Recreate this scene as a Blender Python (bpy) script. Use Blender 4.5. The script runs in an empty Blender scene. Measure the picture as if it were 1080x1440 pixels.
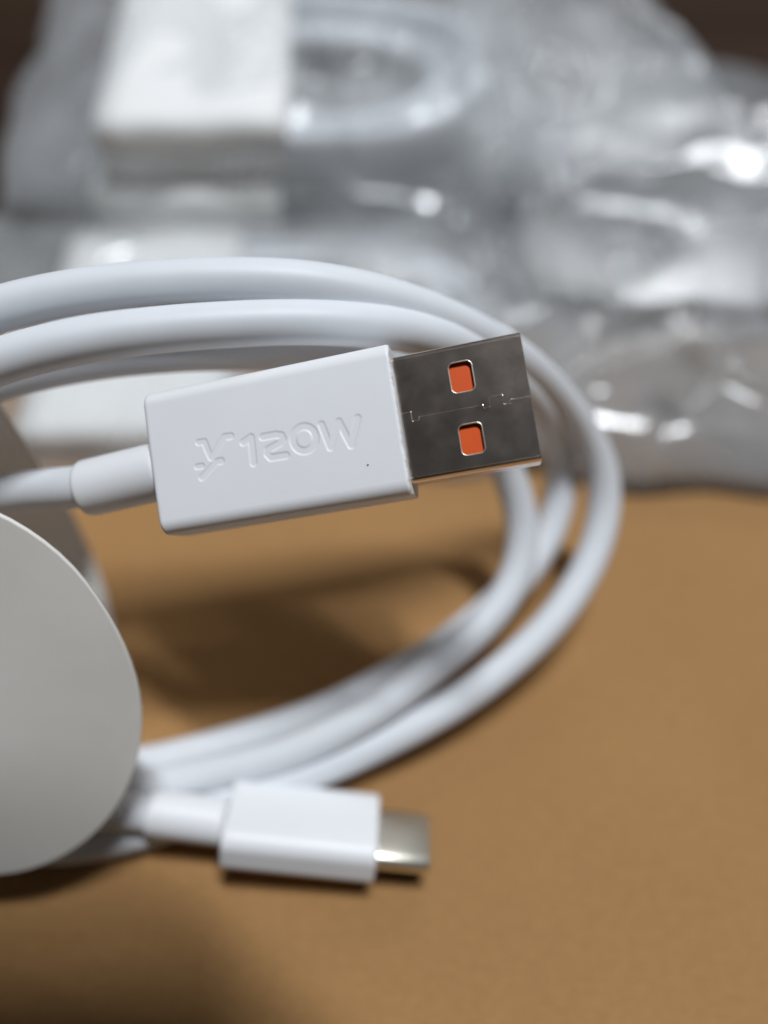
import bpy, bmesh, math, random
import numpy as np
from mathutils import Vector, Matrix, noise

random.seed(7)
S = 0.001                                   # everything below is laid out in millimetres
sc = bpy.context.scene
col = sc.collection

# ------------------------------------------------------------------ camera
PITCH = math.radians(58.0)                  # looking down at the cardboard
CAM_H = 105.0                               # lens height above the cardboard, mm
FPX = 1088.0                                # focal length in photograph pixels
FOCUS = 72.5
cd = bpy.data.cameras.new('camera')
cam = bpy.data.objects.new('camera', cd)
col.objects.link(cam)
cam.location = (0, 0, CAM_H * S)
cam.rotation_euler = (math.pi / 2 - PITCH, 0, 0)
cd.sensor_fit = 'HORIZONTAL'
cd.sensor_width = 36.0
cd.lens = 36.0 * FPX / 1080.0
cd.clip_start = 0.002
cd.clip_end = 20.0
cd.dof.use_dof = True
cd.dof.focus_distance = FOCUS * S
cd.dof.aperture_fstop = cd.lens / 4.7
sc.camera = cam

# ------------------------------------------------------------------ world, lamps, exposure
w = bpy.data.worlds.new('World')
sc.world = w
w.use_nodes = True
bg = w.node_tree.nodes['Background']
bg.inputs[0].default_value = (0.93, 0.96, 1.0, 1)
bg.inputs[1].default_value = 0.052


def area(name, loc, size, size_y, power, colour, aim=(0, 0, 0)):
    l = bpy.data.lights.new(name, 'AREA')
    l.shape = 'RECTANGLE'
    l.size = size
    l.size_y = size_y
    l.energy = power
    l.color = colour
    o = bpy.data.objects.new(name, l)
    col.objects.link(o)
    o.location = loc
    d = Vector(aim) - Vector(loc)
    o.rotation_euler = d.to_track_quat('-Z', 'Y').to_euler()
    return o


area('ceiling_tube_lamp', (0.23, 0.30, 1.58), 0.46, 0.05, 24.5, (0.905, 0.95, 1.0))
area('added_highlight_lamp', (0.5, 1.9, 1.5), 1.2, 0.05, 7.0, (0.95, 0.97, 1.0), (0, 0.1, 0))  # extra lamp added far behind the pile, only for highlights

vs = sc.view_settings
vs.view_transform = 'Standard'
vs.look = 'None'
vs.exposure = 0.0
vs.gamma = 1.0
sc.cycles.use_denoising = True
sc.cycles.max_bounces = 10
sc.cycles.transparent_max_bounces = 24
sc.cycles.sample_clamp_indirect = 6.0
sc.cycles.caustics_reflective = False
sc.cycles.caustics_refractive = False

# ------------------------------------------------------------------ helpers
CP, SP = math.cos(PITCH), math.sin(PITCH)


def c2w(x, y, z):
    """camera axes (right, down, forward) in mm -> world mm"""
    return Vector((x, -y * SP + z * CP, CAM_H - y * CP - z * SP))


def W(px, py, d):
    return c2w((px - 540) / FPX * d, (py - 720) / FPX * d, d)


def WZ(px, py, z):
    """point at height z seen at that spot of the photograph"""
    ry = (py - 720) / FPX
    return W(px, py, (CAM_H - z) / (ry * CP + SP))


def D2W(x, y, z):
    return (c2w(x, y, z) - c2w(0, 0, 0))


def link(name, me, mat=None, parent=None):
    o = bpy.data.objects.new(name, me)
    col.objects.link(o)
    if mat:
        me.materials.clear()
        me.materials.append(mat)
    if parent:
        o.parent = parent
    return o


def mesh(name, verts, faces, mat=None, parent=None, smooth=True, mtx=None):
    v = np.asarray(verts, dtype=float)
    if mtx is not None:
        m = np.array(mtx)
        v = v @ m[:3, :3].T + m[:3, 3]
    me = bpy.data.meshes.new(name)
    me.from_pydata((v * S).tolist(), [], [tuple(f) for f in faces])
    me.update()
    bm = bmesh.new()
    bm.from_mesh(me)
    bmesh.ops.recalc_face_normals(bm, faces=bm.faces)
    bm.to_mesh(me)
    bm.free()
    if smooth:
        me.polygons.foreach_set('use_smooth', [True] * len(me.polygons))
    return link(name, me, mat, parent)


def empty(name, loc):
    o = bpy.data.objects.new(name, None)
    col.objects.link(o)
    o.empty_display_size = 0.01
    o.location = Vector(loc) * S
    return o


def adopt(o, parent):
    """parent keeping the world place (bpy matrix is not evaluated yet)"""
    o.parent = parent
    root = parent
    off = Vector((0, 0, 0))
    while root is not None:
        off += root.location
        root = root.parent
    o.location = o.location - off


def tag(o, label=None, cat=None, group=None, kind=None):
    if label: o['label'] = label
    if cat: o['category'] = cat
    if group: o['group'] = group
    if kind: o['kind'] = kind


def resample(P, step):
    seg = np.linalg.norm(np.diff(P, axis=0), axis=1)
    s = np.concatenate([[0], np.cumsum(seg)])
    n = max(8, int(s[-1] / step))
    t = np.linspace(0, s[-1], n)
    return np.stack([np.interp(t, s, P[:, k]) for k in range(3)], 1)


def smooth_path(pts, step=1.0, sigma=5.0, closed=False):
    P = np.array([tuple(p) for p in pts], float)
    n = len(P)
    out = []
    for i in range(n if closed else n - 1):
        if closed:
            p0, p1, p2, p3 = P[i - 1], P[i], P[(i + 1) % n], P[(i + 2) % n]
        else:
            p0 = P[max(i - 1, 0)]; p1 = P[i]; p2 = P[i + 1]; p3 = P[min(i + 2, n - 1)]
        for t in np.linspace(0, 1, 12, endpoint=False):
            out.append(0.5 * ((2 * p1) + (-p0 + p2) * t + (2 * p0 - 5 * p1 + 4 * p2 - p3) * t * t
                              + (-p0 + 3 * p1 - 3 * p2 + p3) * t ** 3))
    out.append(P[0] if closed else P[-1])
    Q = resample(np.array(out), step)
    k = int(3 * sigma / step)
    if k > 0:
        g = np.exp(-0.5 * (np.arange(-k, k + 1) * step / sigma) ** 2)
        g /= g.sum()
        if closed:
            pad = np.concatenate([Q[-k - 1:-1], Q, Q[1:k + 1]])
        else:
            a = 2 * Q[0] - Q[1:k + 1][::-1]
            b = 2 * Q[-1] - Q[-k - 1:-1][::-1]
            pad = np.concatenate([a, Q, b])
        Q = np.stack([np.convolve(pad[:, c], g, 'valid') for c in range(3)], 1)
    return Q


def tube(Q, r, seg=28, cap=True, closed=False):
    """swept tube; r is one radius or one for each point"""
    n = len(Q)
    r = np.broadcast_to(np.asarray(r, float), (n,))
    T = np.gradient(Q, axis=0)
    if closed:
        T[0] = T[-1] = Q[1] - Q[-2]
    T /= np.linalg.norm(T, axis=1)[:, None]
    ref = np.array([0, 0, 1.0]) if abs(T[0][2]) < 0.9 else np.array([1.0, 0, 0])
    u = np.cross(T[0], ref); u /= np.linalg.norm(u)
    a = np.linspace(0, 2 * math.pi, seg, endpoint=False)
    V = []
    for i in range(n):
        u = u - T[i] * np.dot(u, T[i]); u /= np.linalg.norm(u)
        v = np.cross(T[i], u)
        V.append(Q[i] + r[i] * (np.cos(a)[:, None] * u + np.sin(a)[:, None] * v))
    V = np.concatenate(V)
    F = []
    for i in range(n - 1):
        for j in range(seg):
            k = (j + 1) % seg
            F.append((i * seg + j, i * seg + k, (i + 1) * seg + k, (i + 1) * seg + j))
    if cap:
        F.append(tuple(range(seg))[::-1])
        F.append(tuple((n - 1) * seg + j for j in range(seg)))
    return V, F


# ------------------------------------------------------------------ materials
def new_mat(name):
    m = bpy.data.materials.new(name)
    m.use_nodes = True
    nt = m.node_tree
    return m, nt, nt.nodes['Principled BSDF']


def coords(nt, scale):
    tc = nt.nodes.new('ShaderNodeTexCoord')
    mp = nt.nodes.new('ShaderNodeMapping')
    mp.inputs['Scale'].default_value = scale if hasattr(scale, '__len__') else (scale,) * 3
    nt.links.new(tc.outputs['Object'], mp.inputs[0])
    return mp.outputs[0]


def tex_noise(nt, vec, scale, detail=4, rough=0.6):
    n = nt.nodes.new('ShaderNodeTexNoise')
    n.inputs['Scale'].default_value = scale
    n.inputs['Detail'].default_value = detail
    n.inputs['Roughness'].default_value = rough
    nt.links.new(vec, n.inputs['Vector'])
    return n.outputs['Fac']


def ramp(nt, fac, stops):
    r = nt.nodes.new('ShaderNodeValToRGB')
    el = r.color_ramp.elements
    while len(el) < len(stops):
        el.new(0.5)
    for e, (p, c) in zip(el, stops):
        e.position = p
        e.color = (*c, 1) if len(c) == 3 else c
    nt.links.new(fac, r.inputs[0])
    return r.outputs[0]


def bump(nt, p, height, strength, dist):
    b = nt.nodes.new('ShaderNodeBump')
    b.inputs['Strength'].default_value = strength
    b.inputs['Distance'].default_value = dist
    nt.links.new(height, b.inputs['Height'])
    nt.links.new(b.outputs[0], p.inputs['Normal'])


def plastic(name, c, rough, grain=0.02, sss=0.0):
    m, nt, p = new_mat(name)
    v = coords(nt, 1.0)
    f = tex_noise(nt, v, 260, 3)
    lo = tuple(x * (1 - grain) for x in c)
    nt.links.new(ramp(nt, f, [(0.3, lo), (0.7, c)]), p.inputs['Base Color'])
    p.inputs['Roughness'].default_value = rough
    p.inputs['IOR'].default_value = 1.46
    f2 = tex_noise(nt, v, 2600, 3)
    bump(nt, p, f2, 0.25, 0.00002)
    if sss:
        p.inputs['Subsurface Weight'].default_value = sss
        p.inputs['Subsurface Radius'].default_value = (0.0012, 0.0011, 0.001)
        p.inputs['Subsurface Scale'].default_value = 1.0
    return m


M = {}
M['housing'] = plastic('white_housing_plastic', (0.85, 0.855, 0.87), 0.42, 0.015)
M['cord'] = plastic('white_cord_rubber', (0.75, 0.77, 0.80), 0.48, 0.03)
M['paper'] = plastic('white_paper', (0.84, 0.815, 0.765), 0.7, 0.03)
M['sleeve'] = plastic('white_coated_card', (0.88, 0.875, 0.86), 0.6, 0.02)
M['orange'] = plastic('orange_plastic', (0.80, 0.105, 0.012), 0.45, 0.05)

m, nt, p = new_mat('nickel_shell')
v = coords(nt, 1.0)
n1 = tex_noise(nt, v, 500, 3, 0.5)
n2 = tex_noise(nt, v, 6000, 3, 0.7)
nt.links.new(ramp(nt, n1, [(0.3, (0.82, 0.70, 0.61)), (0.75, (0.90, 0.78, 0.69))]), p.inputs['Base Color'])
p.inputs['Metallic'].default_value = 1.0
rr = nt.nodes.new('ShaderNodeMapRange')
rr.inputs['To Min'].default_value = 0.18
rr.inputs['To Max'].default_value = 0.25
nt.links.new(n1, rr.inputs['Value'])
nt.links.new(rr.outputs[0], p.inputs['Roughness'])
bump(nt, p, n2, 0.22, 0.00002)
M['nickel'] = m

m, nt, p = new_mat('bright_nickel_tip')
v = coords(nt, 1.0)
n1 = tex_noise(nt, v, 800, 4)
nt.links.new(ramp(nt, n1, [(0.3, (0.86, 0.82, 0.70)), (0.75, (0.92, 0.88, 0.77))]), p.inputs['Base Color'])
p.inputs['Metallic'].default_value = 1.0
p.inputs['Roughness'].default_value = 0.34
M['tip'] = m

# kraft cardboard
m, nt, p = new_mat('kraft_cardboard')
v = coords(nt, 1.0)
big = tex_noise(nt, v, 28, 4, 0.55)
fine = tex_noise(nt, v, 900, 5, 0.7)
fibre = tex_noise(nt, coords(nt, (1.0, 4.0, 1.0)), 420, 4, 0.7)
mx = nt.nodes.new('ShaderNodeMix'); mx.data_type = 'FLOAT'
mx.inputs[0].default_value = 0.45
nt.links.new(fine, mx.inputs[2]); nt.links.new(fibre, mx.inputs[3])
cA = ramp(nt, mx.outputs[0], [(0.30, (0.31, 0.163, 0.060)), (0.52, (0.365, 0.196, 0.073)), (0.74, (0.415, 0.23, 0.090))])
cB = ramp(nt, big, [(0.3, (0.93, 0.93, 0.92)), (0.7, (1.04, 1.035, 1.04))])
mul = nt.nodes.new('ShaderNodeMix'); mul.data_type = 'RGBA'; mul.blend_type = 'MULTIPLY'
mul.inputs[0].default_value = 1.0
nt.links.new(cA, mul.inputs[6]); nt.links.new(cB, mul.inputs[7])
nt.links.new(mul.outputs[2], p.inputs['Base Color'])
p.inputs['Roughness'].default_value = 0.82
p.inputs['Specular IOR Level'].default_value = 0.3
bump(nt, p, mx.outputs[0], 0.5, 0.00015)
M['kraft'] = m

m, nt, p = new_mat('dark_brown_table')
v = coords(nt, (1, 6, 1))
f = tex_noise(nt, v, 9, 5)
nt.links.new(ramp(nt, f, [(0.3, (0.022, 0.011, 0.006)), (0.7, (0.040, 0.022, 0.013))]), p.inputs['Base Color'])
p.inputs['Roughness'].default_value = 0.75
p.inputs['Specular IOR Level'].default_value = 0.1
M['table'] = m

m, nt, p = new_mat('black_phone_glass')
v = coords(nt, 1.0)
f = tex_noise(nt, v, 40, 2)
nt.links.new(ramp(nt, f, [(0.3, (0.010, 0.010, 0.011)), (0.7, (0.014, 0.014, 0.015))]), p.inputs['Base Color'])
p.inputs['Roughness'].default_value = 0.35
M['black'] = m


def film_mat(name, haze, tint, rough, gloss):
    """thin clear polythene: mostly see-through, glossy, a little milky"""
    m = bpy.data.materials.new(name)
    m.use_nodes = True
    nt = m.node_tree
    for n in list(nt.nodes):
        nt.nodes.remove(n)
    out = nt.nodes.new('ShaderNodeOutputMaterial')
    tr = nt.nodes.new('ShaderNodeBsdfTransparent'); tr.inputs[0].default_value = (0.985, 0.99, 0.99, 1)
    df = nt.nodes.new('ShaderNodeBsdfDiffuse'); df.inputs[0].default_value = (*tint, 1)
    tl = nt.nodes.new('ShaderNodeBsdfTranslucent'); tl.inputs[0].default_value = (*tint, 1)
    gl = nt.nodes.new('ShaderNodeBsdfGlossy'); gl.inputs['Roughness'].default_value = rough
    gl.inputs[0].default_value = (1, 1, 1, 1)
    v = coords(nt, (1.0, 0.35, 1.0))
    nz = tex_noise(nt, v, 45, 4, 0.55)
    mr = nt.nodes.new('ShaderNodeMapRange')
    mr.inputs['From Min'].default_value = 0.3; mr.inputs['From Max'].default_value = 0.7
    mr.inputs['To Min'].default_value = haze * 0.35; mr.inputs['To Max'].default_value = haze * 1.7
    nt.links.new(nz, mr.inputs['Value'])
    dm = nt.nodes.new('ShaderNodeMixShader'); dm.inputs[0].default_value = 0.4
    nt.links.new(df.outputs[0], dm.inputs[1]); nt.links.new(tl.outputs[0], dm.inputs[2])
    hm = nt.nodes.new('ShaderNodeMixShader')
    nt.links.new(mr.outputs[0], hm.inputs[0])
    nt.links.new(tr.outputs[0], hm.inputs[1]); nt.links.new(dm.outputs[0], hm.inputs[2])
    fr = nt.nodes.new('ShaderNodeFresnel'); fr.inputs['IOR'].default_value = 1.5
    ma = nt.nodes.new('ShaderNodeMath'); ma.operation = 'MULTIPLY'; ma.inputs[1].default_value = gloss
    ma.use_clamp = True
    nt.links.new(fr.outputs[0], ma.inputs[0])
    gm = nt.nodes.new('ShaderNodeMixShader')
    nt.links.new(ma.outputs[0], gm.inputs[0])
    nt.links.new(hm.outputs[0], gm.inputs[1]); nt.links.new(gl.outputs[0], gm.inputs[2])
    nt.links.new(gm.outputs[0], out.inputs[0])
    return m


M['film'] = film_mat('clear_polythene', 0.24, (0.88, 0.89, 0.90), 0.14, 0.5)
M['film_back'] = film_mat('dull_polythene', 0.30, (0.78, 0.80, 0.82), 0.16, 0.30)
M['film_dense'] = film_mat('layered_polythene', 0.42, (0.64, 0.66, 0.68), 0.14, 0.9)
M['film_milky'] = film_mat('milky_polythene', 0.26, (0.84, 0.86, 0.88), 0.2, 0.35)

# ------------------------------------------------------------------ setting: table, cardboard
def grid_sheet(name, x0, x1, y0, y1, z, mat):
    o = mesh(name, [(x0, y0, z), (x1, y0, z), (x1, y1, z), (x0, y1, z)], [(0, 1, 2, 3)], mat, smooth=False)
    return o


o = grid_sheet('table', -3000, 3000, -1500, 4000, -6.0, M['table'])
tag(o, kind='structure')


def box_mesh(name, x0, x1, y0, y1, z0, z1, mat, bev=0.4, parent=None):
    bm = bmesh.new()
    bmesh.ops.create_cube(bm, size=1.0)
    for vv in bm.verts:
        vv.co = Vector(((x0 + x1) / 2 + vv.co.x * (x1 - x0), (y0 + y1) / 2 + vv.co.y * (y1 - y0),
                        (z0 + z1) / 2 + vv.co.z * (z1 - z0))) * S
    bmesh.ops.bevel(bm, geom=bm.edges[:], offset=bev * S, segments=3, affect='EDGES', profile=0.5)
    me = bpy.data.meshes.new(name)
    bm.to_mesh(me); bm.free()
    return link(name, me, mat, parent)


o = box_mesh('cardboard_sheet', -210, 190, -190, 107, -5.9, 0.0, M['kraft'], 0.8)
tag(o, kind='structure')

# ------------------------------------------------------------------ the charging cable in front
R = 2.2                                      # cord radius


def frame(origin, ax, up_hint):
    """local x = ax, local z = facing side"""
    x = Vector(ax).normalized()
    z = Vector(up_hint); z = (z - x * z.dot(x)).normalized()
    y = z.cross(x)
    m = Matrix.Identity(4)
    for i in range(3):
        m[i][0] = x[i]; m[i][1] = y[i]; m[i][2] = z[i]; m[i][3] = origin[i]
    return m


# plug frame: x to the metal end, y up the photo, z towards the lens
tau = math.radians(9.0); rot = math.radians(9.5)
ax = D2W(math.cos(rot) * math.cos(tau), -math.sin(rot) * math.cos(tau), -math.sin(tau))
face = D2W(0.12, -0.09, -1.0)
A_FACE = 3.55                                # half thickness of the housing
org = W(381, 620, 72.2)
PM = frame(org, ax, face)
PM.translation = PM.translation - (PM.to_3x3() @ Vector((0, 0, A_FACE)))


def PL(x, y, z):
    return PM @ Vector((x, y, z))


cable = empty('charging_cable', WZ(560, 1045, 0))
tag(cable, 'white coiled charging cable on the cardboard, its large plug showing two orange windows', 'cable')

# ---- embossed strokes, read off the photograph in its own plane, mm on the housing face
ZS = 3.857
PXMM = 14.9


# the photo plane is turned by -rot about the view axis: undo it
def mk(zx, zy):
    dx = (250 + zx / ZS - 381) / PXMM
    dy = -(570 + zy / ZS - 620) / PXMM
    c, s = math.cos(rot), math.sin(rot)
    return (dx * c + dy * s, -dx * s + dy * c)


strokes = []


def st(width, *pts):
    strokes.append((width, [mk(*q) for q in pts]))


# lightning mark
def sq(z):
    return [(19.3 + 0.518 * x_, 19.3 + 0.518 * y_) for x_, y_ in z]


st(0.58, *sq([(145, 342), (210, 334), (240, 410), (285, 500)]))
st(0.62, *sq([(500, 280), (428, 288), (365, 390), (295, 505)]))
st(0.52, *sq([(135, 598), (190, 590)]))
st(0.62, *sq([(400, 538), (345, 548), (265, 635), (190, 712)]))
# 1
st(0.66, (350, 200), (392, 172), (402, 240), (410, 312))
# 2
st(0.66, (458, 172), (530, 160), (562, 164), (572, 184), (556, 206), (520, 224), (488, 240), (486, 264), (506, 284), (590, 272))
# 0
circ = [(689 + 62 * math.cos(t), 184 + 66 * math.sin(t)) for t in np.linspace(0, 2 * math.pi, 40)]
st(0.68, *circ)
# W
st(0.64, (782, 110), (832, 232), (876, 96), (944, 222), (978, 78))


def groove(X, Y):
    best = np.full(X.shape, 1e9)
    for wd, pts in strokes:
        for (ax_, ay_), (bx_, by_) in zip(pts[:-1], pts[1:]):
            dx, dy = bx_ - ax_, by_ - ay_
            L2 = dx * dx + dy * dy + 1e-9
            t = np.clip(((X - ax_) * dx + (Y - ay_) * dy) / L2, 0, 1)
            d = np.hypot(X - ax_ - t * dx, Y - ay_ - t * dy) - wd / 2
            best = np.minimum(best, d)
    e = np.clip((0.11 - best) / 0.22, 0, 1)
    return e * e * (3 - 2 * e)


# ---- housing: rounded section swept along x, dense over the lettered face
HL, HW, HT = 12.2, 7.08, A_FACE


def housing(name, HL, HW, HT, rc, re_l, re_r, mat, parent, mtx, dense=None, taper=0.0, crown=0.12):
    # section loop: top face left->right, then round the back
    ny = int(2 * (HW - rc) / (dense or 0.5)) + 1
    loop = []
    ys = np.linspace(HW - rc, -(HW - rc), ny)
    for y in ys:
        loop.append((y, HT, True))
    na = 10
    for k in range(1, na):
        a = math.pi / 2 * k / na
        loop.append((-(HW - rc) - rc * math.sin(a), HT - rc + rc * math.cos(a), False))
    for z in np.linspace(HT - rc, -(HT - rc), 5):
        loop.append((-HW, z, False))
    for k in range(1, na):
        a = math.pi / 2 * k / na
        loop.append((-(HW - rc) - rc * math.cos(a), -(HT - rc) - rc * math.sin(a), False))
    for y in np.linspace(-(HW - rc), HW - rc, 9):
        loop.append((y, -HT, False))
    for k in range(1, na):
        a = math.pi / 2 * k / na
        loop.append(((HW - rc) + rc * math.sin(a), -(HT - rc) - rc * math.cos(a), False))
    for z in np.linspace(-(HT - rc), HT - rc, 5):
        loop.append((HW, z, False))
    for k in range(1, na):
        a = math.pi / 2 * k / na
        loop.append(((HW - rc) + rc * math.cos(a), HT - rc + rc * math.sin(a), False))
    loop_y = np.array([l[0] for l in loop]); loop_z = np.array([l[1] for l in loop])
    top = np.array([l[2] for l in loop])
    xs, ins = [], []
    ne = 6
    for k in range(ne):
        a = math.pi / 2 * k / ne
        xs.append(-HL + re_l * (1 - math.sin(a))); ins.append(re_l * (1 - math.cos(a)))
    xs = xs[::-1]; ins = ins[::-1]
    xs = [-HL + re_l * (1 - math.cos(math.pi / 2 * k / ne)) for k in range(ne)]
    ins = [re_l * (1 - math.sin(math.pi / 2 * k / ne)) for k in range(ne)]
    nx = int((2 * HL - re_l - re_r) / (dense or 0.6)) + 1
    for x in np.linspace(-HL + re_l, HL - re_r, nx):
        xs.append(x); ins.append(0.0)
    for k in range(1, ne + 1):
        a = math.pi / 2 * k / ne
        xs.append(HL - re_r + re_r * math.sin(a)); ins.append(re_r * (1 - math.cos(a)))
    V = []
    for x, i in zip(xs, ins):
        s = 1.0 + taper * x / HL
        fy = (HW * s - i) / HW; fz = (HT - i) / HT
        y = loop_y * fy; z = loop_z * fz
        z = z - crown * (loop_y / HW) ** 2 * np.sign(loop_z) * (np.abs(loop_z) / HT)
        if dense:
            z = np.where(top, z - 0.062 * groove(np.full_like(y, x), y), z)
        V.append(np.stack([np.full_like(y, x), y, z], 1))
    n = len(loop)
    F = []
    for r in range(len(xs) - 1):
        for j in range(n):
            k = (j + 1) % n
            F.append((r * n + j, r * n + k, (r + 1) * n + k, (r + 1) * n + j))
    F.append(tuple(range(n)))
    F.append(tuple((len(xs) - 1) * n + j for j in range(n))[::-1])
    V = np.concatenate(V)
    if dense:                                # ragged moulding flash round the metal end
        far = np.clip((V[:, 0] - (HL - 0.45)) / 0.45, 0, 1)
        V[:, 0] += far * np.array([0.10 * noise.noise((q[1] * 1.3, q[2] * 1.3, 3.1)) + 0.05 * noise.noise((q[1] * 4, q[2] * 4, 1.0)) for q in V])
    return mesh(name, V, F, mat, parent, True, mtx)


plug = housing('plug_housing', HL, HW, HT, 1.35, 0.45, 0.30, M['housing'], None, PM, dense=0.065, taper=0.012)
adopt(plug, cable)
tag(plug, 'white flat plug housing embossed with a lightning mark and 120W')


# ---- metal shell of the large plug
m0, m1 = -0.05, 0.52
SEAM = [(HL - 2.0, m1), (HL + 1.05, m1), (HL + 1.05, m0 - 0.34), (HL + 1.70, m0 - 0.34), (HL + 1.70, m0), (HL + 7.65, m0), (HL + 7.65, m0 - 0.32),
        (HL + 8.30, m0 - 0.32), (HL + 8.30, m1), (HL + 9.50, m1), (HL + 9.50, m0 - 0.32), (HL + 10.15, m0 - 0.32), (HL + 10.15, m0), (HL + 12.0, m0)]


def shell_half(sign):
    """outline of one half of the seamed top, with its window, as a filled bevelled curve"""
    x0, x1 = HL - 2.0, HL + 12.0
    yo = 5.55 * sign
    g = 0.012 * sign
    # the seam steps: mid level m1 near the housing, m0, then m1 again near the mouth
    seam = SEAM
    pts = [(x, y + g) for x, y in seam] + [(x1, yo), (x0, yo)]
    return pts


def window_pts(cx, cy, hw, hh, r=0.50):
    out = []
    for qx, qy, a0 in ((1, 1, 0), (-1, 1, 90), (-1, -1, 180), (1, -1, 270)):
        for k in range(7):
            a = math.radians(a0 + 90 * k / 6)
            out.append((cx + qx * (hw - r) + r * math.cos(a), cy + qy * (hh - r) + r * math.sin(a)))
    return out


def curve_plate(loops, thick, bev):
    cu = bpy.data.curves.new('plate', 'CURVE')
    cu.dimensions = '2D'
    cu.fill_mode = 'BOTH'
    cu.extrude = thick / 2 - bev
    cu.bevel_depth = bev
    cu.bevel_resolution = 2
    cu.offset = -bev
    for L in loops:
        s_ = cu.splines.new('POLY')
        s_.points.add(len(L) - 1)
        for q, (x, y) in zip(s_.points, L):
            q.co = (x, y, 0, 1)
        s_.use_cyclic_u = True
    ob = bpy.data.objects.new('plate', cu)
    col.objects.link(ob)
    bpy.context.view_layer.update()
    dg = bpy.context.evaluated_depsgraph_get()
    me = bpy.data.meshes.new_from_object(ob.evaluated_get(dg))
    vv = np.array([v_.co[:] for v_ in me.vertices])
    ff = [tuple(p_.vertices) for p_ in me.polygons]
    bpy.data.objects.remove(ob)
    bpy.data.curves.remove(cu)
    bpy.data.meshes.remove(me)
    return vv, ff


RIMS = []
SH, SW = 2.25, 6.0                            # half thickness, half width
V, F = [], []


def addgeo(v_, f_):
    b = sum(len(q) for q in V)
    V.append(np.asarray(v_, float))
    F.extend([tuple(i + b for i in q) for q in f_])


for sgn, wy in ((1, 2.85), (-1, -2.95)):
    v_, f_ = curve_plate([shell_half(sgn), window_pts(HL + 6.15, wy, 1.08, 1.42)], 0.30, 0.03)
    v_[:, 2] += SH - 0.15
    addgeo(v_, f_)
    rim = window_pts(HL + 6.15, wy, 1.09, 1.43)
    rim = np.array([(q[0], q[1], SH - 0.04) for q in rim + rim[:1]])
    v_, f_ = tube(rim, 0.065, 10, cap=False, closed=True)
    RIMS.append((v_, f_))
# rolled lip along the joint, a little stronger round the interlocking tabs
def densify(pts, step=0.08):
    out = []
    for (xa, ya), (xb, yb) in zip(pts[:-1], pts[1:]):
        k_ = max(1, int(math.hypot(xb - xa, yb - ya) / step))
        out += [(xa + (xb - xa) * i / k_, ya + (yb - ya) * i / k_) for i in range(k_)]
    return out + [pts[-1]]


lip = np.array([(x, y, SH - 0.012) for x, y in densify(SEAM[:-1] + [(HL + 11.95, m0)])])
lr = np.array([0.048 if (HL + 0.9 < x < HL + 1.85 or HL + 7.5 < x < HL + 10.3) else 0.030 for x, _, _ in lip])
LIP = tube(lip, lr, 8)
# U-shaped remainder with wall thickness
prof_o, prof_i = [], []
rr_ = 0.62
t_ = 0.30
def arc(cx, cz, r, a0, a1, n=6):
    return [(cx + r * math.cos(math.radians(a0 + (a1 - a0) * k / n)), cz + r * math.sin(math.radians(a0 + (a1 - a0) * k / n))) for k in range(n + 1)]
po = [(5.56, SH - 0.01)] + arc(SW - rr_ + 0.0, SH - rr_, rr_, 76, 0) + arc(SW - rr_, -SH + rr_, rr_, 0, -90) + arc(-SW + rr_, -SH + rr_, rr_, -90, -180) + arc(-SW + rr_, SH - rr_, rr_, 180, 104) + [(-5.56, SH - 0.01)]
ri = rr_ - t_
pi_ = [(5.56, SH - t_)] + arc(SW - rr_, SH - rr_, ri, 76, 0) + arc(SW - rr_, -SH + rr_, ri, 0, -90) + arc(-SW + rr_, -SH + rr_, ri, -90, -180) + arc(-SW + rr_, SH - rr_, ri, 180, 104) + [(-5.56, SH - t_)]
loop = po + pi_[::-1]
n = len(loop)
vv, ff = [], []
xs = [HL - 2.0, HL + 11.9, HL + 12.0]
for ix, x in enumerate(xs):
    for j, (y, z) in enumerate(loop):
        k = 0.05 if ix == 2 else 0.0           # a broken edge round the mouth
        yy = y - math.copysign(k, y) * (1 if j < len(po) else -0.4)
        zz = z - math.copysign(k, z) * (1 if j < len(po) else -0.4)
        vv.append((x, yy, zz))
for ix in range(len(xs) - 1):
    for j in range(n):
        k = (j + 1) % n
        ff.append((ix * n + j, ix * n + k, (ix + 1) * n + k, (ix + 1) * n + j))
np_ = len(po)
for j in range(np_ - 1):
    b = (len(xs) - 1) * n
    ff.append((b + j, b + j + 1, b + n - 2 - j, b + n - 1 - j))
addgeo(vv, ff)
shell = mesh('metal_shell', np.concatenate(V), F, M['nickel'], None, False, PM)
adopt(shell, plug)
tag(shell, 'dark nickel metal plug shell with two square windows')

for v_, f_ in RIMS:
    adopt(mesh('window_rim', v_, f_, M['tip'], None, True, PM), plug)
adopt(mesh('seam_lip', LIP[0], LIP[1], M['nickel'], None, True, PM), plug)

# orange tongue showing through the windows
bmv, bmf = [], []
def boxvf(x0, x1, y0, y1, z0, z1):
    v_ = [(x, y, z) for x in (x0, x1) for y in (y0, y1) for z in (z0, z1)]
    f_ = [(0, 1, 3, 2), (4, 6, 7, 5), (0, 4, 5, 1), (2, 3, 7, 6), (0, 2, 6, 4), (1, 5, 7, 3)]
    return v_, f_
v_, f_ = boxvf(HL - 1.5, HL + 11.2, -5.5, 5.5, SH - 2.2, SH - 0.42)
tongue = mesh('orange_insert', v_, f_, M['orange'], None, False, PM)
adopt(tongue, plug)

# a speck of dirt on the housing face
sx_, sy_ = mk(1035, 327)
v_ = [(sx_ + 0.10 * math.cos(t), sy_ + 0.08 * math.sin(t), HT - 0.02) for t in np.linspace(0, 2 * math.pi, 10, endpoint=False)] + [(sx_, sy_, HT + 0.03)]
sp = mesh('speck', v_, [(i, (i + 1) % 10, 10) for i in range(10)], M['table'], None, True, PM)
adopt(sp, plug)

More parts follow.
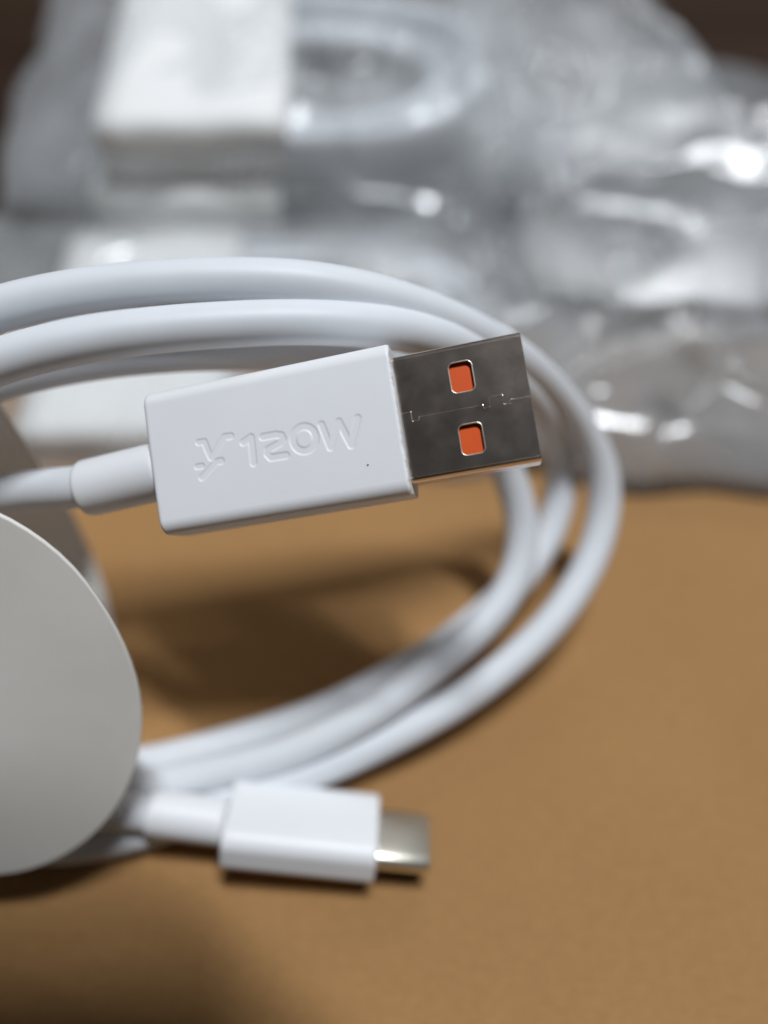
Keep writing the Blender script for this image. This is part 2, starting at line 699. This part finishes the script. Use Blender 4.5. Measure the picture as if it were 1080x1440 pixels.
# strain relief of the large plug
def collar(name, p0, p1, r0, r1, lip, parent):
    a = np.array(p0[:]); b = np.array(p1[:])
    L = np.linalg.norm(b - a)
    ts = [0, 0.012, 0.035, 0.07, 0.3, 0.6, 0.9, 1.0]
    rs = [r1 * 0.86, r1 * 0.95, r1 * 0.99, r1, r1 + (r0 - r1) * 0.3, r1 + (r0 - r1) * 0.6, r0, r0]
    Q = np.array([b + (a - b) * t for t in ts])
    v_, f_ = tube(Q, rs, 40)
    o_ = mesh(name, v_, f_, M['housing'], None)
    adopt(o_, parent)
    return o_


ca0 = PL(-HL + 0.4, -0.25, 0.0)
ca1 = PL(-HL - 9.2, -0.6, -0.4)
collar('strain_relief', ca0, ca1, 2.92, 2.92, 0, plug)

# ---- small plug, tip to the right, its lead lifted over the lowest strand
tip_c = WZ(566, 1184, 4.6)
bod_c = WZ(425, 1167, 4.8)
lead_c = WZ(228, 1149, 7.2)
axc = (tip_c - lead_c).normalized()
CM = frame(bod_c, axc, Vector((0.0, 0.60, 1.0)))


def CL(x, y, z):
    return CM @ Vector((x, y, z))


cplug = housing('small_plug_housing', 9.1, 5.1, 3.0, 1.9, 0.5, 0.4, M['housing'], None, CM, None, 0.0, 0.1)
adopt(cplug, cable)
tag(cplug, 'small white plug housing with bright metal tip')


def stadium(a, b, n=12):
    """a half width, b half height (round ends)"""
    return [(a - b + b * math.cos(t), b * math.sin(t)) for t in np.linspace(-math.pi / 2, math.pi / 2, n)] + \
           [(-(a - b) - b * math.cos(t), -b * math.sin(t)) for t in np.linspace(-math.pi / 2, math.pi / 2, n)]


so = stadium(4.05, 1.28); si = stadium(3.75, 0.96)
vv, ff = [], []
n = len(so)
for x, prof in ((8.3, so), (15.3, so), (15.5, [(y * 0.97, z * 0.93) for y, z in so]), (15.5, si), (10.0, si)):
    vv += [(x, y, z) for y, z in prof]
for ix in range(4):
    for j in range(n):
        k = (j + 1) % n
        ff.append((ix * n + j, ix * n + k, (ix + 1) * n + k, (ix + 1) * n + j))
ff.append(tuple(4 * n + j for j in range(n)))
tip = mesh('metal_tip', vv, ff, M['tip'], None, True, CM)
adopt(tip, cplug)
cc0 = CL(-9.3, 0, 0.0)
cc1 = CL(-18.6, 0.1, 0.1)
collar('strain_relief', cc0, cc1, 2.8, 2.75, 0, cplug)

# ---- the cord: three turns, from the large plug round to the small one
def px(*rows):
    return [W(*r) for r in rows]


path = [PL(-HL - 5.0, -0.42, -0.2), PL(-HL - 8.5, -0.55, -0.3)]
path += px((20, 693, 84), (-60, 715, 88), (-170, 780, 92), (-225, 880, 95), (-190, 990, 98), (-90, 1075, 98.5), (50, 1106, 98.5))
# first turn (middle strand below, inner strand at the right, lowest at the top)
path += px((180, 1108, 98.0), (283, 1092, 97.6), (405, 1062, 97.5), (528, 1000, 98), (600, 944, 99.5), (676, 882, 101.5), (720, 826, 103),
           (738, 765, 104), (728, 700, 103), (690, 620, 99), (610, 548, 92), (500, 507, 87), (400, 493, 84.3), (300, 492, 83), (200, 497, 82), (100, 510, 81.5), (0, 533, 81), (-110, 582, 82), (-200, 670, 84), (-240, 790, 90), (-225, 920, 95), (-150, 1020, 99), (-60, 1066, 101), (50, 1083, 101.5))
# second turn (upper strand below, dark strand behind at the right, broad one at the top)
path += px((198, 1075, 102), (344, 1038, 102.5), (450, 1002, 103), (560, 948, 104), (640, 896, 105.5), (712, 836, 107.5), (762, 775, 109), (788, 705, 109.5),
           (789, 640, 107), (760, 570, 97), (690, 508, 86.5), (600, 470, 79.8), (500, 456, 76.8), (400, 453, 75.2), (300, 457, 74.2), (200, 466, 73.4), (100, 482, 73),
           (0, 506, 72.8), (-120, 562, 74), (-215, 660, 78), (-265, 790, 81), (-260, 930, 89), (-190, 1050, 93.5), (-90, 1140, 95), (20, 1188, 95.5))
# third turn (outer strand)
path += px((110, 1190, 95.4), (200, 1170, 96.0), (300, 1136, 97.2), (400, 1101, 98.3), (480, 1070, 98.8), (560, 1034, 99.3), (650, 984, 100.5), (730, 922, 102), (790, 860, 103.5),
           (832, 793, 105), (852, 722, 105.8), (848, 658, 105), (815, 594, 101.5), (762, 533, 94), (690, 480, 86), (600, 437, 80.5), (500, 408, 77.8), (400, 395, 76.4),
           (300, 393, 75.8), (200, 398, 75.4), (100, 411, 75.2), (0, 434, 75), (-110, 476, 75.2), (-230, 560, 77), (-310, 690, 78), (-320, 830, 83), (-270, 960, 88), (-170, 1060, 91), (-40, 1120, 92), (80, 1142, 91.5))
path += [CL(-22.0, 0.15, 0.1), CL(-18.0, 0.1, 0.1), CL(-14.0, 0, 0)]
Q = smooth_path(path, 0.9, 3.4)
rad = np.array([R * (1 + 0.012 * noise.noise((i * 0.05, 0.3, 0.0)) + 0.006 * noise.noise((i * 0.21, 4.0, 0.0))) for i in range(len(Q))])
wob = np.array([[0.22 * noise.noise((i * 0.045, 7.0 * k, 1.0)) for k in range(3)] for i in range(len(Q))])
fade = np.clip(np.minimum(np.arange(len(Q)), np.arange(len(Q))[::-1]) / 30.0, 0, 1)[:, None]
v_, f_ = tube(Q + wob * fade, rad, 32)
cord = mesh('cord', v_, f_, M['cord'], None)
adopt(cord, cable)

# ------------------------------------------------------------------ folded round paper tag over the left of the coil
def disc_flap(centre, nrm, up, r, thick, name, mat, bow=0.3):
    n_ = Vector(nrm).normalized()
    m_ = frame(centre, Vector(up).cross(n_), n_)
    vv, ff = [], []
    rings, seg = 10, 72
    for side, z0 in ((1, thick / 2), (-1, -thick / 2)):
        for i in range(rings + 1):
            q = r * (1 - (1 - i / rings) ** 2)
            for j in range(seg):
                a = 2 * math.pi * j / seg
                qq = q * (1 + 0.02 * noise.noise((math.cos(a) * 1.5, math.sin(a) * 1.5, 5.0)))
                x, y = qq * math.cos(a), 1.29 * qq * math.sin(a)
                z = z0 - bow * (x / r) ** 2 + 0.35 * noise.noise((x * 0.06, y * 0.06, 2.0))
                vv.append((x, y, z))
    N = (rings + 1) * seg
    for s_ in (0, 1):
        for i in range(rings):
            for j in range(seg):
                k = (j + 1) % seg
                ff.append((s_ * N + i * seg + j, s_ * N + i * seg + k, s_ * N + (i + 1) * seg + k, s_ * N + (i + 1) * seg + j))
    for j in range(seg):
        k = (j + 1) % seg
        ff.append((rings * seg + j, rings * seg + k, N + rings * seg + k, N + rings * seg + j))
    me_o = mesh(name, vv, ff, mat, None, True, m_)
    bm = bmesh.new(); bm.from_mesh(me_o.data)
    bmesh.ops.remove_doubles(bm, verts=bm.verts, dist=1e-7)
    bm.to_mesh(me_o.data); bm.free()
    return me_o


fc = W(-62, 992, 78.5)
tag_root = empty('paper_tag', WZ(-60, 1240, 0))
tag(tag_root, 'folded round white paper tag hanging over the left of the coiled cable', 'tag')
fl = disc_flap(fc, D2W(0.10, 0.40, -0.91), D2W(0, -0.91, -0.40), 18.1, 0.45, 'front_flap', M['paper'])
adopt(fl, tag_root)
edge = [(540, -25), (560, -10), (600, 22), (670, 64), (720, 100), (785, 131), (830, 146), (880, 157), (940, 160), (1000, 150)]
prof = [(55.4, 43), (55, 38), (54.8, 32), (54.7, 26), (54.6, 20), (54.5, 15), (54.4, 11), (54.2, 8), (53.6, 5.6), (52.2, 3.8), (50, 2.4), (47, 1.5), (44, 1.0), (41, 0.8)]
vv, ff = [], []
nx_ = 14
for off in (0.0, 0.4):
    for (Yr, zr) in prof:
        d_ = Yr * CP + (CAM_H - zr) * SP
        py_ = 720 + FPX * (-Yr * SP + (CAM_H - zr) * CP) / d_
        pxr = np.interp(py_, [e[0] for e in edge], [e[1] for e in edge])
        xr = (pxr - 540) / FPX * d_
        for k in range(nx_):
            t = k / (nx_ - 1)
            vv.append((-74 + (xr + 74) * t, Yr + off * 0.8, zr - off * 0.55 + 0.2 * math.sin(t * 5 + zr * 0.1)))
N_ = len(prof) * nx_
for s_ in (0, 1):
    for i in range(len(prof) - 1):
        for k in range(nx_ - 1):
            a = s_ * N_ + i * nx_ + k
            ff.append((a, a + 1, a + nx_ + 1, a + nx_))
for i in range(len(prof) - 1):
    for k in (0, nx_ - 1):
        a = i * nx_ + k
        ff.append((a, a + nx_, N_ + a + nx_, N_ + a))
for k in range(nx_ - 1):
    for i in (0, len(prof) - 1):
        a = i * nx_ + k
        ff.append((a, a + 1, N_ + a + 1, N_ + a))
bl = mesh('back_flap', vv, ff, M['paper'])
adopt(bl, tag_root)
bc = Vector((-56.5, 55, 18))
# the fold joining both flaps outside the picture
f0 = fc + D2W(-19.5, 0, -0.5); f1 = bc + Vector((-17.5, 0, 0))
vv, ff = [], []
up_ = D2W(0, -1, 0)
for k in range(13):
    t = k / 12
    q = f0.lerp(f1, t) + D2W(-5.0 * math.sin(math.pi * t), 0, 0)
    for h_ in (-9, 9):
        for e_ in (0, 0.4):
            vv.append(q + up_ * h_ + D2W(-e_, 0, 0))
for k in range(12):
    a, b = k * 4, k * 4 + 4
    ff += [(a, a + 2, b + 2, b), (a + 1, b + 1, b + 3, a + 3), (a, b, b + 1, a + 1), (a + 2, a + 3, b + 3, b + 2)]
fo = mesh('fold', [tuple(q) for q in vv], ff, M['paper'], None)
adopt(fo, tag_root)

# ------------------------------------------------------------------ bagged cables behind
def crumple(X, Y, seed, amp, cell):
    rng = np.random.RandomState(seed)
    h_ = np.zeros_like(X)
    for o_, (sc_, am) in enumerate(((1.0, 1.0), (0.5, 0.33), (0.27, 0.13), (0.13, 0.05))):
        for _ in range(3):
            a = rng.uniform(0, math.pi)
            ph = rng.uniform(0, 9)
            wob = rng.uniform(0.5, 1.2) * cell * 0.5
            u = X * math.cos(a) + Y * math.sin(a)
            v_ = -X * math.sin(a) + Y * math.cos(a)
            u = u + wob * np.sin(v_ / (cell * rng.uniform(0.8, 1.7)) + rng.uniform(0, 6))
            q = u / (cell * sc_ * rng.uniform(0.8, 1.5)) + ph
            tri = np.abs((q % 1.0) - 0.5) * 2
            h_ += am * (tri ** 2.0 * (1.5 - 0.5 * tri) - 0.4) * rng.uniform(0.6, 1.2)
    return h_ * amp


def bag(name, centre, half, H, rotz, seed, mat, amp=1.5, cell=16.0, tilt=0.0, power=5.0, n=190, base=0.4, tiltx=0.0, creases=22, lean=1.2, pulls=()):
    a, b = half
    u = np.linspace(-1, 1, n); v_ = np.linspace(-1, 1, n)
    U, Vv = np.meshgrid(u, v_)
    X, Y = U * a, Vv * b
    prof = (1 - np.abs(U) ** power) * (1 - np.abs(Vv) ** power)
    prof = np.clip(prof, 0, 1) ** 0.6
    cr = crumple(X, Y, seed, amp, cell)
    rng = np.random.RandomState(seed + 100)
    for _ in range(creases):                  # long thin pulled creases
        a0 = lean + rng.normal(0, 0.5)
        cx, cy = rng.uniform(-a, a), rng.uniform(-b, b)
        Lc = rng.uniform(12, 42)
        du = (X - cx) * math.cos(a0) + (Y - cy) * math.sin(a0)
        dv = -(X - cx) * math.sin(a0) + (Y - cy) * math.cos(a0) + rng.uniform(-0.012, 0.012) * du ** 2
        wd_ = rng.uniform(0.9, 2.6)
        cr = cr + rng.uniform(0.35, 1.1) * np.exp(-np.abs(dv / wd_) ** 1.3) * np.exp(-(du / Lc) ** 4) * (1 if rng.rand() < 0.75 else -0.7)
    for (xa, ya, xb, yb, am_, wd_) in pulls:   # single taut pulls in the film
        L2 = (xb - xa) ** 2 + (yb - ya) ** 2
        tt = np.clip(((X - xa) * (xb - xa) + (Y - ya) * (yb - ya)) / L2, 0, 1)
        dd = np.hypot(X - xa - tt * (xb - xa), Y - ya - tt * (yb - ya))
        cr = cr + am_ * np.exp(-np.abs(dd / wd_) ** 1.4)
    edge = 0.25 + 0.75 * np.clip(prof * 1.3, 0, 1)
    top = base + 0.5 + H * prof + cr * edge
    top = np.maximum(top, base + 0.35)
    wx = 1.2 * np.sin(Y / 7.0 + seed) + 0.7 * np.sin(Y / 3.1 + 2 * seed)
    wy = 1.2 * np.sin(X / 8.0 + seed * 1.7) + 0.7 * np.sin(X / 3.7 + seed)
    XX = X + wx * np.abs(U) ** 4; YY = Y + wy * np.abs(Vv) ** 4
    vt = np.stack([XX, YY, top], -1).reshape(-1, 3)
    m_ = 24
    st_ = np.linspace(0, n - 1, m_).astype(int)
    ff = []
    for i in range(n - 1):
        for j in range(n - 1):
            ff.append((i * n + j, i * n + j + 1, (i + 1) * n + j + 1, (i + 1) * n + j))
    # under sheet (coarse), hemmed to the rim
    Xb, Yb = XX[np.ix_(st_, st_)], YY[np.ix_(st_, st_)]
    vb = np.stack([Xb, Yb, np.full_like(Xb, base)], -1).reshape(-1, 3)
    N = n * n
    for i in range(m_ - 1):
        for j in range(m_ - 1):
            ff.append((N + i * m_ + j, N + (i + 1) * m_ + j, N + (i + 1) * m_ + j + 1, N + i * m_ + j + 1))
    mt = Matrix.Translation(Vector(centre)) @ Matrix.Rotation(rotz, 4, 'Z') @ Matrix.Rotation(tilt, 4, 'X') @ Matrix.Rotation(tiltx, 4, 'Y')
    me_o = mesh(name, np.concatenate([vt, vb]), ff, mat, None, True, np.array(mt))
    # origin at the base of the bag
    me_o.data.transform(Matrix.Translation(-Vector(centre) * S))
    me_o.location = Vector(centre) * S
    return me_o


def bagged_coil(centre, rotz, rx, ry, turns, sleeve_x, sleeve_w, sleeve_y, sleeve_h, seed, tilt=0.0, base=1.0, label='', flat=False):
    root = empty('bagged_cable', centre)
    tag(root, label, 'cable', 'bagged white cables behind')
    rng = random.Random(seed)
    P = []
    N = 40 * turns
    for i in range(N):
        t = i / N
        k = t * turns
        a = 2 * math.pi * k
        q = k - turns / 2
        e_ = 3.0
        ca, sa = math.cos(a), math.sin(a)
        xx = math.copysign(abs(ca) ** 0.8, ca) * (rx - 4.2 * (int(k) % 3))
        yy = math.copysign(abs(sa) ** 0.8, sa) * (ry - 4.2 * (int(k) % 3))
        zz = base + 2.3 + 3.8 * int(k / 3) + 0.5 * (k % 3) + 0.4 * math.sin(3 * a + seed)
        if flat:
            zz = base + 2.3
        P.append((xx + rng.uniform(-.3, .3), yy + rng.uniform(-.3, .3), zz))
    Qc = smooth_path(P, 2.0, 4.0)
    v_, f_ = tube(Qc, 2.2, 14)
    mt = Matrix.Rotation(rotz, 4, 'Z') @ Matrix.Rotation(tilt, 4, 'X')
    mesh('cord', v_, f_, M['cord'], root, True, np.array(mt))
    if sleeve_w <= 0:
        return root
    # paper sleeve wrapped round the flattened coil
    loop = []
    hy, hz, r = sleeve_y / 2, sleeve_h / 2, min(3.2, sleeve_h / 2 - 0.2)
    for qy, qz, a0 in ((1, 1, 0), (-1, 1, 90), (-1, -1, 180), (1, -1, 270)):
        for k in range(6):
            a = math.radians(a0 + 90 * k / 5)
            loop.append((qy * (hy - r) + r * math.cos(a), base + hz + qz * (hz - r) + r * math.sin(a)))
    n_ = len(loop)
    vv, ff = [], []
    xs_ = np.linspace(sleeve_x - sleeve_w / 2, sleeve_x + sleeve_w / 2, 8)
    for lay, off in ((0, 0.0), (1, 0.35)):
        for ix, x in enumerate(xs_):
            for (y, z) in loop:
                cy, cz = y, z - (base + hz)
                L_ = math.hypot(cy, cz) + 1e-6
                vv.append((x, y - cy / L_ * off, z - cz / L_ * off + 0.25 * math.sin(x * 0.4 + y * 0.3 + seed)))
    K = len(xs_) * n_
    for lay in (0, 1):
        for ix in range(len(xs_) - 1):
            for j in range(n_):
                k = (j + 1) % n_
                ff.append((lay * K + ix * n_ + j, lay * K + ix * n_ + k, lay * K + (ix + 1) * n_ + k, lay * K + (ix + 1) * n_ + j))
    for ix in (0, len(xs_) - 1):
        for j in range(n_):
            k = (j + 1) % n_
            ff.append((ix * n_ + j, ix * n_ + k, K + ix * n_ + k, K + ix * n_ + j))
    mesh('paper_sleeve', vv, ff, M['sleeve'], root, True, np.array(mt))
    return root


bagged_coil((-17, 103, 0), 0.02, 35, 22, 2, -26.5, 33, 52, 5.8, 3, 0.0, 0.7, 'white cable with white sleeve in the bag nearest the cardboard', True)
bagged_coil((-14, 152, -6), -0.02, 34, 24, 6, -23, 36, 52, 19, 5, 0.0, 0.9, 'white cable with white sleeve underneath the topmost bagged cable')
bagged_coil((-13, 157, 14), 0.03, 32, 23, 4, -22, 34, 52, 12.5, 8, 0.05, 0.9, 'topmost white cable with broad white sleeve at the back of the pile')

GB = 'clear plastic bags behind the cable'
o = bag('plastic_bag', (-34, 104, 0), (60, 32), 8.0, 0.02, 11, M['film'], 0.55, 30)
tag(o, 'clear crinkled plastic bag around the cable nearest the cardboard, at left', 'plastic bag', GB)
o = bag('plastic_bag', (-26, 153, -6), (56, 34), 20.5, -0.03, 12, M['film'], 0.6, 34)
tag(o, 'clear plastic bag squeezed underneath the topmost bag', 'plastic bag', GB)
o = bag('plastic_bag', (-20, 163, 14), (54, 36), 13.0, 0.03, 13, M['film_milky'], 0.6, 36, tilt=0.05, creases=26, pulls=((4, 8, 9, -16, 2.0, 1.6), (9, -16, 14, -33, 1.4, 1.3), (-6, -33, 20, -29, 1.2, 1.6), (20, 20, 34, -24, 1.6, 1.8), (-20, 14, -33, -26, 1.2, 1.6)))
tag(o, 'clear plastic bag with bright creases, topmost of the pile at the back', 'plastic bag', GB)
o = bag('plastic_bag', (60, 88, 0), (60, 20), 8.5, -0.13, 41, M['film_dense'], 0.6, 70, power=5, creases=8, lean=0.6,
        pulls=((-24, -6, -10, 0, 1.7, 1.6), (-10, 0, 14, 12, 2.0, 2.0), (-10, 0, 4, -7, 1.6, 1.5), (-40, -12, -16, 10, 1.0, 2.4), (8, -14, 38, 8, 1.2, 2.6), (-30, 12, 10, 17, 1.0, 2.0)))
tag(o, 'milky crumpled plastic bag lying on the cardboard right of the plug', 'plastic bag', GB)


def long_pulls(seed, a, b, n, ang, lo=0.5, hi=1.3):
    rng = random.Random(seed)
    out = []
    for _ in range(n):
        cx, cy = rng.uniform(-a, a) * 0.9, rng.uniform(-b, b) * 0.9
        t, L = rng.gauss(ang, 0.45), rng.uniform(10, 26)
        out.append((cx - L * math.cos(t), cy - L * math.sin(t), cx + L * math.cos(t), cy + L * math.sin(t), rng.uniform(lo, hi), rng.uniform(0.9, 2.2)))
    return out


o = bag('plastic_bag', (58, 155, -6), (40, 36), 17, -0.28, 22, M['film_back'], 1.0, 60, power=5, creases=6, lean=0.9, pulls=long_pulls(4, 40, 31, 18, 0.9))
tag(o, 'large rumpled plastic bag at the back, filling the right below the dark corner', 'plastic bag', GB)
o = bag('plastic_bag', (36, 166, 11), (32, 28), 13, 0.35, 27, M['film_back'], 0.9, 50, power=4, creases=6, lean=1.7, pulls=long_pulls(9, 32, 28, 14, 1.8), tilt=0.08)
tag(o, 'crinkled plastic bag at the back, lying on the large rumpled bag beside the pile', 'plastic bag', GB)

# ------------------------------------------------------------------ the phone taking the picture (its shadow falls at the lower left)
ph_root = empty('phone', c2w(-30, 60, -8))
tag(ph_root, 'black phone held above the cable, seen only by its shadow', 'phone')
bm = bmesh.new()
bmesh.ops.create_cube(bm, size=1.0)
for vv_ in bm.verts:
    vv_.co = Vector((vv_.co.x * 76, vv_.co.y * 158, vv_.co.z * 7.5)) * S
vert_e = [e for e in bm.edges if abs(e.verts[0].co.z - e.verts[1].co.z) > 0.001]
bmesh.ops.bevel(bm, geom=vert_e, offset=9 * S, segments=6, affect='EDGES')
me = bpy.data.meshes.new('phone_body')
bm.to_mesh(me); bm.free()
pm = frame(Vector(c2w(-26, 37, -9)) * S, D2W(1, 0, 0), D2W(0, 0, 1))
me.transform(pm)
pb = link('phone_body', me, M['black'])
adopt(pb, ph_root)
